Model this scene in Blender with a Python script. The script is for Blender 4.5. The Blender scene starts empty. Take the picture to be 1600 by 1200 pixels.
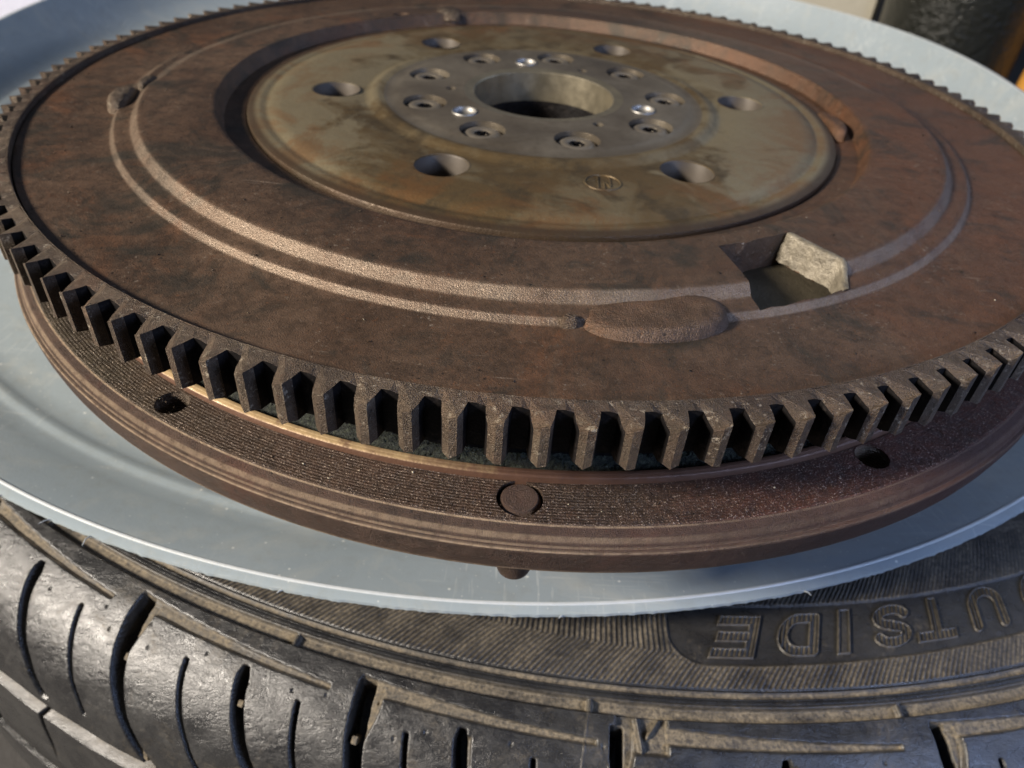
import bpy, bmesh, math, random
import numpy as np
from mathutils import Vector, Matrix
random.seed(7); rng = np.random.default_rng(7)
R = math.radians
S = 0.14            # metres per modelling unit (tooth-tip radius of the flywheel = 1 unit = 14 cm)
SC = bpy.context.scene

# ------------------------------------------------------------------ camera
tilt, roll = 0.6798377695, 0.0755307916
fwd = Vector((0, math.cos(tilt), -math.sin(tilt)))
rt0 = Vector((1, 0, 0)); up0 = rt0.cross(fwd)
rt = math.cos(roll) * rt0 + math.sin(roll) * up0
up = -math.sin(roll) * rt0 + math.cos(roll) * up0
cam = bpy.data.cameras.new('camera'); co = bpy.data.objects.new('camera', cam)
SC.collection.objects.link(co); SC.camera = co
M3 = Matrix((rt, up, -fwd)).transposed()
co.matrix_world = Matrix.Translation(Vector((-0.019582, -1.561899, 0.505490)) * S) @ M3.to_4x4()
cam.sensor_width = 36; cam.lens = 36 * 1168.19 / 1600
cam.clip_start = 0.005; cam.clip_end = 100
cam.dof.use_dof = True; cam.dof.focus_distance = 0.112; cam.dof.aperture_fstop = 30

# ------------------------------------------------------------------ light
W = bpy.data.worlds.new('World'); SC.world = W; W.use_nodes = True
bg = W.node_tree.nodes['Background']; bg.inputs[0].default_value = (0.60, 0.72, 1.0, 1); bg.inputs[1].default_value = 0.07

def area(name, az, el, dist, size, power, col, target=(0, -0.2, -0.1), sizey=None):
    l = bpy.data.lights.new(name, 'AREA'); l.energy = power; l.color = col; l.size = size * S
    if sizey: l.shape = 'RECTANGLE'; l.size_y = sizey * S
    o = bpy.data.objects.new(name, l); SC.collection.objects.link(o)
    t = Vector(target) * S
    d = Vector((math.cos(R(az)) * math.cos(R(el)), math.sin(R(az)) * math.cos(R(el)), math.sin(R(el))))
    o.location = t + d * dist * S
    o.rotation_euler = (-d).to_track_quat('-Z', 'Y').to_euler()
    return o
area('work_lamp', -152, 27, 9.0, 1.4, 42.0, (1.0, 0.905, 0.79))
area('added_cool_fill', -52, 38, 2.1, 0.9, 0.85, (0.45, 0.60, 1.0), target=(1.0, -1.0, -.45))  # added close cool fill, brightens the right of basin and tyre
area('window_light', 2, 23, 9.0, 3.5, 3.6, (0.42, 0.56, 1.0), sizey=3.0)
area('ceiling_light', 52, 40, 12.0, 4.5, 2.0, (0.72, 0.83, 1.0))
SC.view_settings.view_transform = 'Standard'; SC.view_settings.look = 'None'
SC.view_settings.exposure = 0.0; SC.view_settings.gamma = 1.0
SC.cycles.use_denoising = True
SC.cycles.max_bounces = 6

# ------------------------------------------------------------------ object helpers
def link(o): SC.collection.objects.link(o); return o
def tag(o, label=None, cat=None, group=None, kind=None):
    if label: o['label'] = label
    if cat: o['category'] = cat
    if group: o['group'] = group
    if kind: o['kind'] = kind
    return o
def empty(name, loc=(0, 0, 0)):
    o = bpy.data.objects.new(name, None); o.location = Vector(loc) * S; o.empty_display_size = 0.02
    return link(o)
def mesh_np(name, V, F, mat=None, parent=None, smooth=True, sharp=None, attrs=None):
    """V (n,3) in modelling units, F (m,4) or (m,3) indices or a list of lists"""
    me = bpy.data.meshes.new(name)
    V = np.asarray(V, np.float32) * S
    if isinstance(F, np.ndarray):
        k = F.shape[1]
        me.vertices.add(len(V)); me.vertices.foreach_set('co', V.ravel())
        me.loops.add(F.size); me.loops.foreach_set('vertex_index', F.ravel().astype(np.int32))
        me.polygons.add(len(F)); me.polygons.foreach_set('loop_start', (np.arange(len(F)) * k).astype(np.int32))
        me.update(calc_edges=True); me.validate()
    else:
        me.from_pydata([tuple(v) for v in V], [], F); me.validate()
    if smooth: me.polygons.foreach_set('use_smooth', np.ones(len(me.polygons), bool))
    if sharp is not None: me.set_sharp_from_angle(angle=R(sharp))
    if attrs:
        for an, av in attrs.items():
            a = me.attributes.new(an, 'FLOAT', 'POINT'); a.data.foreach_set('value', np.asarray(av, np.float32))
    if mat: me.materials.append(mat)
    o = bpy.data.objects.new(name, me); link(o)
    if parent: o.parent = parent
    return o
def grid_faces(nu, nv, wrap=False):
    i = np.arange(nu if wrap else nu - 1); j = np.arange(nv - 1)
    I, J = np.meshgrid(i, j, indexing='ij'); I2 = (I + 1) % nu
    return np.stack([I * nv + J, I2 * nv + J, I2 * nv + J + 1, I * nv + J + 1], -1).reshape(-1, 4)
def lathe(name, prof, n=256, mat=None, parent=None, sharp=32, c=(0, 0), flip=False, t0=0, t1=360, closed=False):
    """prof: (r,z) list running so that the outer normal is on the left of travel from centre outwards"""
    prof = np.array(prof, float)
    wrap = abs(t1 - t0 - 360) < 1e-6
    th = np.radians(np.linspace(t0, t1, n, endpoint=not wrap))
    V = np.stack([c[0] + np.outer(np.cos(th), prof[:, 0]), c[1] + np.outer(np.sin(th), prof[:, 0]), np.tile(prof[:, 1], (n, 1))], -1).reshape(-1, 3)
    F = grid_faces(n, len(prof), wrap)
    if not flip: F = F[:, ::-1]
    return mesh_np(name, V, F, mat, parent, True, sharp)
def smooth01(x): x = np.clip(x, 0, 1); return x * x * (3 - 2 * x)
def fix_normals(o):
    bm = bmesh.new(); bm.from_mesh(o.data); bmesh.ops.recalc_face_normals(bm, faces=bm.faces); bm.to_mesh(o.data); bm.free()
def cyl_cutter(bm, x, y, z0, z1, r0, r1=None, n=40):
    r1 = r0 if r1 is None else r1
    a = [bm.verts.new(((x + r0 * math.cos(t)) * S, (y + r0 * math.sin(t)) * S, z0 * S)) for t in np.linspace(0, 2 * math.pi, n, endpoint=False)]
    b = [bm.verts.new(((x + r1 * math.cos(t)) * S, (y + r1 * math.sin(t)) * S, z1 * S)) for t in np.linspace(0, 2 * math.pi, n, endpoint=False)]
    bm.faces.new(a[::-1]); bm.faces.new(b)
    for i in range(n): bm.faces.new((a[i], a[(i + 1) % n], b[(i + 1) % n], b[i]))
def boolean_cut(o, bm, sharp=30):
    me = bpy.data.meshes.new('cut'); bmesh.ops.recalc_face_normals(bm, faces=bm.faces); bm.to_mesh(me); bm.free()
    c = bpy.data.objects.new('cut', me); link(c)
    m = o.modifiers.new('b', 'BOOLEAN'); m.operation = 'DIFFERENCE'; m.object = c; m.solver = 'EXACT'
    dg = bpy.context.evaluated_depsgraph_get(); dg.update()
    new = bpy.data.meshes.new_from_object(o.evaluated_get(dg)); o.modifiers.clear()
    old = o.data; o.data = new; bpy.data.meshes.remove(old)
    bpy.data.objects.remove(c); bpy.data.meshes.remove(me)
    new.polygons.foreach_set('use_smooth', np.ones(len(new.polygons), bool)); new.set_sharp_from_angle(angle=R(sharp))

# ------------------------------------------------------------------ materials
class NT:
    def __init__(s, name):
        s.m = bpy.data.materials.new(name); s.m.use_nodes = True; s.t = s.m.node_tree; s.n = s.t.nodes
        s.b = s.n['Principled BSDF']; s.geo = s.n.new('ShaderNodeNewGeometry')
        mp = s.n.new('ShaderNodeMapping'); mp.inputs['Scale'].default_value = (1 / S,) * 3
        s.l(s.geo.outputs['Position'], mp.inputs[0]); s.pos = mp.outputs[0]
    def l(s, a, b): s.t.links.new(a, b)
    def noise(s, scale, detail=4, rough=.6, vec=None, dist=0.0):
        n = s.n.new('ShaderNodeTexNoise'); n.inputs['Scale'].default_value = scale; n.inputs['Detail'].default_value = detail
        n.inputs['Roughness'].default_value = rough; n.inputs['Distortion'].default_value = dist
        s.l(vec or s.pos, n.inputs['Vector']); return n.outputs[0]
    def stretch(s, sc, rot=(0, 0, 0)):
        m = s.n.new('ShaderNodeMapping'); m.inputs['Scale'].default_value = sc; m.inputs['Rotation'].default_value = rot
        s.l(s.pos, m.inputs[0]); return m.outputs[0]
    def vor(s, scale, feat='F1', vec=None):
        n = s.n.new('ShaderNodeTexVoronoi'); n.inputs['Scale'].default_value = scale; n.feature = feat
        s.l(vec or s.pos, n.inputs['Vector']); return n.outputs['Distance']
    def ramp(s, f, stops, interp='LINEAR'):
        r = s.n.new('ShaderNodeValToRGB'); r.color_ramp.interpolation = interp
        e = r.color_ramp.elements
        while len(e) < len(stops): e.new(.5)
        for k, (p, c) in enumerate(stops):
            e[k].position = p; e[k].color = (c, c, c, 1) if isinstance(c, (int, float)) else (*c, 1)
        s.l(f, r.inputs[0]); return r.outputs[0]
    def mix(s, f, a, b, mode='MIX'):
        m = s.n.new('ShaderNodeMix'); m.data_type = 'RGBA'; m.blend_type = mode
        for q, v in ((0, f), (6, a), (7, b)):
            inp = m.inputs[q]
            if isinstance(v, (int, float)): inp.default_value = v if q == 0 else (v, v, v, 1)
            elif isinstance(v, tuple): inp.default_value = (*v, 1)
            else: s.l(v, inp)
        return m.outputs[2]
    def math(s, op, a, b=0.0, c=None):
        m = s.n.new('ShaderNodeMath'); m.operation = op
        for inp, v in zip(m.inputs, (a, b, c)):
            if v is None: continue
            if isinstance(v, (int, float)): inp.default_value = v
            else: s.l(v, inp)
        return m.outputs[0]
    def attr(s, name):
        a = s.n.new('ShaderNodeAttribute'); a.attribute_name = name; return a.outputs['Fac']
    def polar(s, c=(0, 0)):
        sp = s.n.new('ShaderNodeSeparateXYZ'); s.l(s.pos, sp.inputs[0])
        x = s.math('SUBTRACT', sp.outputs[0], c[0]); y = s.math('SUBTRACT', sp.outputs[1], c[1])
        r = s.math('SQRT', s.math('ADD', s.math('MULTIPLY', x, x), s.math('MULTIPLY', y, y)))
        return r, s.math('ARCTAN2', y, x), sp.outputs[2], x, y
    def bump(s, h, strength, dist, prev=None):
        b = s.n.new('ShaderNodeBump'); b.inputs['Strength'].default_value = strength; b.inputs['Distance'].default_value = dist * S
        s.l(h, b.inputs['Height'])
        if prev: s.l(prev, b.inputs['Normal'])
        return b.outputs[0]
    def near(s, v, q, w0, w1, a=1.0):      # 1 within w0 of q, 0 beyond w1 (fine widths, so no colour ramp)
        d = s.math('ABSOLUTE', s.math('SUBTRACT', v, q))
        m = s.n.new('ShaderNodeMapRange'); m.inputs['From Min'].default_value = w0; m.inputs['From Max'].default_value = w1
        m.inputs['To Min'].default_value = a; m.inputs['To Max'].default_value = 0.0; m.clamp = True
        s.l(d, m.inputs['Value']); return m.outputs['Result']
    def n_max(s, L):
        o = L[0]
        for q in L[1:]: o = s.math('MAXIMUM', o, q)
        return o
    def out(s, col=None, rough=None, metal=None, nrm=None, spec=None):
        for k, v in (('Base Color', col), ('Roughness', rough), ('Metallic', metal), ('Normal', nrm), ('Specular IOR Level', spec)):
            if v is None: continue
            i = s.b.inputs[k]
            if isinstance(v, (int, float)): i.default_value = v
            elif isinstance(v, tuple): i.default_value = (*v, 1)
            else: s.l(v, i)
        return s.m

def rust_metal(name, base, light, dark, orange, oamt=.5, rough=(.42, .7), metal=.35, grain=1.0, speck=0.5, gscale=260, stain=None):
    t = NT(name)
    n1 = t.noise(3.2, 6, .62, dist=.6); n2 = t.noise(13, 8, .75, dist=.5); n3 = t.noise(48, 6, .8, dist=.3); n4 = t.noise(gscale * 2.0, 2, .8); n6 = t.noise(150, 3, .75)
    c = t.mix(t.ramp(n1, [(.36, 0.0), (.66, 1.0)]), base, light)
    c = t.mix(t.ramp(n2, [(.50, 0.0), (.68, .62)]), c, dark)
    c = t.mix(t.ramp(t.noise(2.6, 8, .72, dist=1.2), [(.53, 0.0), (.68, oamt)]), c, orange)
    c = t.mix(t.ramp(n3, [(.40, .45), (.54, 0.0)]), c, dark)
    c = t.mix(t.ramp(n3, [(.60, 0.0), (.74, .30)]), c, light)
    # rust crumbs and pits
    v = t.vor(70, vec=None); vm = t.ramp(t.noise(9, 4, .6), [(.5, 0.0), (.6, 1.0)])
    c = t.mix(t.math('MULTIPLY', t.ramp(v, [(.10, .9), (.17, 0.0)]), vm), c, tuple(q * .35 for q in dark))
    c = t.mix(t.ramp(n4, [(.60, 0.0), (.74, speck)]), c, tuple(min(1, q * 1.7) for q in light))
    c = t.mix(t.ramp(n4, [(.30, .6), (.42, 0.0)]), c, dark)
    c = t.mix(t.ramp(n6, [(.62, 0.0), (.70, .35)]), c, orange)
    c = t.mix(t.ramp(n6, [(.32, .5), (.40, 0.0)]), c, dark)
    if stain: c = stain(t, c)
    rgh = t.ramp(n3, [(.35, rough[0]), (.7, rough[1])])
    b = t.bump(n4, .75 * grain, .0034); b = t.bump(n3, .35 * grain, .0035, b); b = t.bump(v, .12 * grain, .004, b)
    return t.out(c, rgh, metal, b)

BR = (.098, .058, .036); LT = (.140, .090, .058); DK = (.040, .030, .022); OR = (.24, .085, .028)
def plate_stain(t, c):
    r, th, z, x, y = t.polar()
    # darker oily band and a violet-brown tone outside the raised band
    oil = t.ramp(t.noise(5.5, 7, .7, dist=1.4), [(.52, 0.0), (.62, .6)])
    red = t.ramp(t.math('MULTIPLY_ADD', t.math('SUBTRACT', t.noise(3.5, 7, .7, dist=1.0), .5), 2.2, x), [(.25, 0.0), (.95, .55)])
    c = t.mix(red, c, (.155, .060, .026))
    chips = t.math('MULTIPLY', t.ramp(t.noise(140, 4, .8), [(.60, 0.0), (.66, 1.0)]), t.ramp(t.noise(11, 4, .7), [(.48, 0.0), (.62, .9)]))
    c = t.mix(chips, c, (.30, .24, .18))
    scr = t.ramp(t.noise(1.0, 2, .5, vec=t.stretch((9, 260, 20), (0, 0, R(-20)))), [(.70, 0.0), (.73, .6)])
    c = t.mix(t.math('MULTIPLY', scr, t.ramp(t.noise(6, 3, .6), [(.5, 0.0), (.6, 1.0)])), c, (.30, .23, .17))
    c = t.mix(oil, c, (.030, .033, .027))
    g = t.noise(330, 3, .8)
    e = t.math('MAXIMUM', t.near(r, .7685, .0055, .0095), t.near(r, .8060, .0028, .0056))
    e = t.math('MULTIPLY', e, t.ramp(t.noise(8, 6, .7, dist=.8), [(.34, .25), (.58, 1.0)]))
    return t.mix(t.math('MULTIPLY', e, t.ramp(g, [(.3, .35), (.65, .9)])), c, (.23, .175, .125))
M_plate = rust_metal('rusty_cast_plate', BR, LT, DK, OR, .42, (.33, .55), .5, .62, .75, 240, plate_stain)
M_pad = rust_metal('rusty_pad', BR, LT, DK, OR, .35, (.34, .56), .5, 1.0, .45, 240)
def gear_stain(t, c):
    oi = t.n.new('ShaderNodeObjectInfo'); rnd = oi.outputs['Random']
    c = t.mix(t.math('MULTIPLY', rnd, .45), c, (.035, .026, .020))
    chips = t.math('MULTIPLY', t.ramp(t.noise(120, 4, .75), [(.56, 0.0), (.64, 1.0)]), t.ramp(t.noise(25, 3, .6), [(.45, .15), (.6, .9)]))
    return t.mix(chips, c, (.34, .29, .22))
M_gear = rust_metal('gear_steel', (.088, .060, .041), (.150, .112, .077), (.028, .022, .017), (.18, .07, .03), .35, (.32, .6), .55, 1.1, .8, 300, gear_stain)
def disc_stain(t, c):
    r, th, z, x, y = t.polar()
    f = t.math('MULTIPLY_ADD', x, .95, t.math('MULTIPLY', t.math('SUBTRACT', t.noise(4, 5, .6), .5), 1.5))
    c = t.mix(t.ramp(f, [(.05, 0.0), (.6, .85)]), c, (.13, .036, .018))
    g = t.ramp(t.math('MULTIPLY_ADD', x, -1.0, t.math('MULTIPLY', t.noise(5, 5, .6), .5)), [(.55, 0.0), (.85, .55)])
    return t.mix(g, c, (.048, .046, .026))
def disc_mat():
    t = NT('turned_rusty_disc')
    r, th, z, x, y = t.polar((.017, -.002))
    n2 = t.noise(12, 6, .7, dist=.4); n3 = t.noise(70, 4, .7); n4 = t.noise(480, 2, .85)
    c = t.mix(t.ramp(n2, [(.35, 0.0), (.7, 1.0)]), (.052, .031, .020), (.090, .052, .033))
    c = disc_stain(t, c)
    c = t.mix(t.ramp(n3, [(.35, .6), (.65, 0.0)]), c, (.03, .024, .02))
    c = t.mix(t.ramp(n4, [(.60, 0.0), (.69, 1.0)]), c, (.58, .46, .36))  # pale specks paint metal glints into the colour
    w = t.math('SINE', t.math('MULTIPLY', r, 2 * math.pi / .0046))
    c = t.mix(t.math('MULTIPLY', t.ramp(t.noise(16, 5, .7), [(.35, 0.0), (.6, 1.0)]), t.ramp(t.math('MULTIPLY_ADD', w, .5, .5), [(.1, .45), (.7, 0.0)])), c, (.02, .017, .014))
    b = t.bump(t.math('MULTIPLY', w, t.ramp(x, [(-.55, 1.0), (.15, .08)])), .34, .0008); b = t.bump(n4, .6, .005, b); b = t.bump(n3, .35, .006, b)
    return t.out(c, t.ramp(n3, [(.3, .28), (.7, .55)]), .5, b)
M_disc = disc_mat()
def rim_stain_glint(t, c):
    r, th, z, x, y = t.polar((.017, -.002)); r = t.math('ADD', r, .0045)
    f = t.math('MULTIPLY_ADD', x, .9, t.math('MULTIPLY', t.math('SUBTRACT', t.noise(5, 5, .6), .5), 1.2))
    c = t.mix(t.ramp(f, [(.0, 0.0), (.7, .6)]), c, (.085, .028, .018))
    ln = t.n_max([t.near(r, q, w * .5, w, a) for q, w, a in ((.9972, .0018, 1.0), (1.0105, .0026, .55), (1.0150, .0010, .5))] + [t.near(z, -.1764, .0006, .0016, .9)])  # worn edges plus highlight lines painted into the rim colour
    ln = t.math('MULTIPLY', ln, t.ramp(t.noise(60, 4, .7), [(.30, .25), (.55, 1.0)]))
    gl = t.ramp(x, [(-.9, 1.0), (.25, .25)])  # painted highlights weaken towards the right
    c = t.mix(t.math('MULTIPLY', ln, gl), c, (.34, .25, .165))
    return c
M_rim = rust_metal('worn_rim_steel', (.056, .032, .022), (.095, .058, .039), (.024, .016, .011), (.12, .034, .018), .4, (.38, .62), .3, 1.3, .9, 320, rim_stain_glint)
M_bottom = M_rim
def gold_mat():
    t = NT('worn_brassy_step')
    r, th, z, x, y = t.polar()
    n = t.noise(40, 4, .7)
    f = t.ramp(t.math('MULTIPLY_ADD', t.math('SUBTRACT', n, .5), .35, t.math('ADD', x, 1.0)), [(.80, 0.0), (.98, 1.0)])
    f = t.math('MAXIMUM', f, t.math('SUBTRACT', 1.0, t.near(z, -.142, .0035, .0055)))
    f = t.math('MAXIMUM', f, t.ramp(t.noise(18, 5, .7), [(.56, 0.0), (.66, .8)]))
    c = t.mix(f, t.mix(n, (.42, .31, .16), (.22, .14, .07)), (.10, .05, .03))
    return t.out(c, t.ramp(n, [(.3, .42), (.7, .6)]), .3, t.bump(n, .5, .004))
M_gold = gold_mat()
def fuzz_mat():
    t = NT('dark_green_grit')
    n = t.noise(190, 4, .9); n2 = t.noise(20, 4, .6)
    c = t.mix(t.ramp(n, [(.45, 0.0), (.72, 1.0)]), (.012, .015, .012), (.13, .15, .10))
    return t.out(c, .6, .1, t.bump(n, 1.0, .012))
M_fuzz = fuzz_mat()
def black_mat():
    t = NT('shade_black_steel'); n = t.noise(30, 4, .6)  # near-black steel, shade of gaps and depths put into the colour
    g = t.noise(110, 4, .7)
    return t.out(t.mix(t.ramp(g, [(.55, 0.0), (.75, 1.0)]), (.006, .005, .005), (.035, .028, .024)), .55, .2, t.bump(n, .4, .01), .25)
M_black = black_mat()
def dish_mat():
    t = NT('heat_tinted_dish')
    r, th, z, x, y = t.polar()
    n1 = t.noise(4.0, 6, .62, dist=.8); n2 = t.noise(12, 6, .68, dist=.6); n3 = t.noise(70, 4, .7); n4 = t.noise(260, 3, .75)
    c = t.mix(t.ramp(n1, [(.44, 0.0), (.54, 1.0)]), (.115, .078, .036), (.165, .130, .074))
    c = t.mix(t.ramp(n2, [(.48, 0.0), (.62, .9)]), c, (.060, .044, .024))
    # pale grey-khaki film towards the right and left, orange near the rim
    pale = t.ramp(t.math('MULTIPLY_ADD', t.math('ABSOLUTE', x), .9, t.math('MULTIPLY', t.noise(7, 6, .65, dist=.7), .9)), [(.70, 0.0), (.80, .85)])
    c = t.mix(pale, c, (.215, .180, .112))
    org = t.math('MULTIPLY', t.ramp(r, [(.40, 0.0), (.50, 1.0)]), t.ramp(t.noise(6, 7, .72, dist=.8), [(.47, 0.0), (.60, .6)]))
    c = t.mix(org, c, (.165, .078, .028))
    c = t.mix(t.ramp(n4, [(.62, 0.0), (.8, .4)]), c, (.36, .30, .2))
    c = t.mix(t.ramp(r, [(.560, 0.0), (.570, .85)]), c, (.05, .032, .02))  # outer dish edge darkened in colour against the lamp catching its slope
    b = t.bump(n4, .25, .003); b = t.bump(n3, .3, .004, b); b = t.bump(n2, .2, .006, b)
    return t.out(c, t.ramp(n2, [(.3, .36), (.7, .55)]), .5, b)
M_dish = dish_mat()
def hub_mat():
    t = NT('bare_hub_steel')
    n1 = t.noise(7, 5, .6, dist=.5); n3 = t.noise(80, 4, .7); n4 = t.noise(300, 3, .75)
    c = t.mix(t.ramp(n1, [(.35, 0.0), (.65, 1.0)]), (.15, .124, .092), (.225, .195, .150))
    c = t.mix(t.ramp(n3, [(.5, 0.0), (.75, .4)]), c, (.07, .058, .042))
    return t.out(c, t.ramp(n1, [(.3, .3), (.7, .45)]), .65, t.bump(n4, .2, .002, t.bump(n3, .15, .003)))
M_hub = hub_mat()
def steel(name, c, rough, metal=.95):
    t = NT(name); n = t.noise(40, 4, .6)
    return t.out(t.mix(n, tuple(v * .75 for v in c), c), t.ramp(n, [(.3, rough), (.7, rough + .12)]), metal, t.bump(t.noise(150, 3, .7), .1, .002))
M_bore = steel('machined_bore_steel', (.40, .35, .25), .33, .85)
M_pin = steel('polished_pin', (.30, .29, .27), .45, .9)
M_bolt = steel('grey_bolt_recess', (.22, .19, .15), .42, .6)
M_liner = steel('dark_hole_wall', (.085, .070, .055), .5, .3)
def pocket_mat():
    t = NT('dark_olive_pocket'); n = t.noise(30, 5, .7)  # darker olive tone for the pocket faces
    return t.out(t.mix(n, (.028, .024, .016), (.075, .062, .040)), .6, .2, t.bump(t.noise(160, 3, .7), .5, .004))
M_pocket = pocket_mat()
M_patch = None
def patch_mat():
    t = NT('bare_grainy_break')
    n = t.noise(45, 5, .75); n2 = t.noise(160, 3, .8)
    return t.out(t.mix(t.ramp(n, [(.35, 0.0), (.7, 1.0)]), (.10, .085, .062), (.25, .22, .165)), .5, .35, t.bump(n2, .6, .004, t.bump(n, .35, .005)))
M_patch = patch_mat()

def tub_mat():
    t = NT('grey_scuffed_plastic')
    n1 = t.noise(2.2, 4, .5); n2 = t.noise(30, 5, .7)
    c = t.mix(n1, (.235, .280, .300), (.295, .335, .355))
    sc1 = t.ramp(t.noise(1.0, 3, .5, vec=t.stretch((6, 130, 20), (0, 0, R(24)))), [(.61, 0.0), (.66, .6)])
    sc2 = t.ramp(t.noise(1.0, 3, .5, vec=t.stretch((150, 9, 20), (0, 0, R(-38)))), [(.62, 0.0), (.67, .55)])
    wear = t.ramp(n1, [(.45, 0.0), (.6, 1.0)])
    c = t.mix(t.math('MULTIPLY', t.math('MULTIPLY', t.math('MAXIMUM', sc1, sc2), wear), .45), c, (.66, .67, .63))
    sp = t.math('MAXIMUM', t.ramp(t.vor(22), [(.035, .8), (.06, 0.0)]), t.ramp(t.vor(60), [(.05, .5), (.09, 0.0)]))
    c = t.mix(sp, c, (.75, .75, .70))
    c = t.mix(t.ramp(n2, [(.50, 0.0), (.72, .40)]), c, (.22, .235, .22))
    c = t.mix(t.ramp(t.noise(6, 6, .7, dist=1.0), [(.52, 0.0), (.68, .35)]), c, (.40, .40, .36))
    b = t.bump(t.noise(180, 3, .7), .12, .002); b = t.bump(t.noise(5, 3, .5), .12, .02, b)
    return t.out(c, t.ramp(n2, [(.3, .30), (.7, .42)]), 0.0, b)
M_tub = tub_mat()
def lip_mat():
    t = NT('pale_plastic_edge'); n = t.noise(60, 4, .7)  # paler plastic for burrs and the painted rim highlight
    return t.out(t.mix(n, (.36, .39, .40), (.50, .52, .52)), .35, 0.0, t.bump(n, .3, .003))
M_lip = lip_mat()
def tyre_mat(name, blotch):
    t = NT(name)
    d = t.attr('dust')
    n1 = t.noise(5, 5, .6, dist=.8); n2 = t.noise(28, 6, .75, dist=.5); n3 = t.noise(150, 4, .8); n4 = t.noise(420, 2, .8)
    rub = t.mix(t.ramp(n1, [(.35, 0.0), (.7, 1.0)]), (.011, .011, .012), (.025, .025, .025))
    rub = t.mix(t.ramp(n2, [(.46, 0.0), (.70, blotch)]), rub, (.046, .045, .043))
    rub = t.mix(t.ramp(n4, [(.66, 0.0), (.8, .5)]), rub, (.16, .15, .12))
    tan = t.mix(t.ramp(n3, [(.35, 0.0), (.68, 1.0)]), (.055, .044, .029), (.215, .175, .118))
    f = t.math('MULTIPLY', d, t.math('MULTIPLY', t.ramp(n3, [(.30, .45), (.52, 1.0)]), t.ramp(t.noise(14, 5, .7), [(.34, .30), (.54, 1.0)])))
    f = t.math('MAXIMUM', f, t.math('MULTIPLY', t.ramp(t.noise(9, 6, .75, dist=.8), [(.54, 0.0), (.72, .42)]), t.ramp(n3, [(.4, .2), (.6, 1.0)])))
    c = t.mix(f, rub, tan)
    n5 = t.noise(1.0, 5, .75, vec=t.stretch((26, 60, 60), (0, 0, R(35))), dist=1.5)
    rgh = t.mix(f, t.ramp(t.mix(.5, n2, n5), [(.38, .20), (.62, .40)]), .9)
    b = t.bump(n3, .30, .0025); b = t.bump(n5, .26, .006, b); b = t.bump(n4, .25, .0015, b)
    return t.out(c, rgh, 0.0, b, .5)
M_tread = tyre_mat('scuffed_tread_rubber', .55)
M_side = tyre_mat('sidewall_rubber', .25)

# ================================================================== FLYWHEEL
fly = empty('flywheel', (0, 0, -.222))
tag(fly, 'rusty round flywheel with a toothed ring gear lying on the grey plastic basin', 'flywheel')
FP = Vector((0, 0, -.222))
def fpart(o, parent=fly):
    o.parent = parent
    if parent is fly: o.matrix_parent_inverse = Matrix.Translation(-FP * S)
    return o
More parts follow.
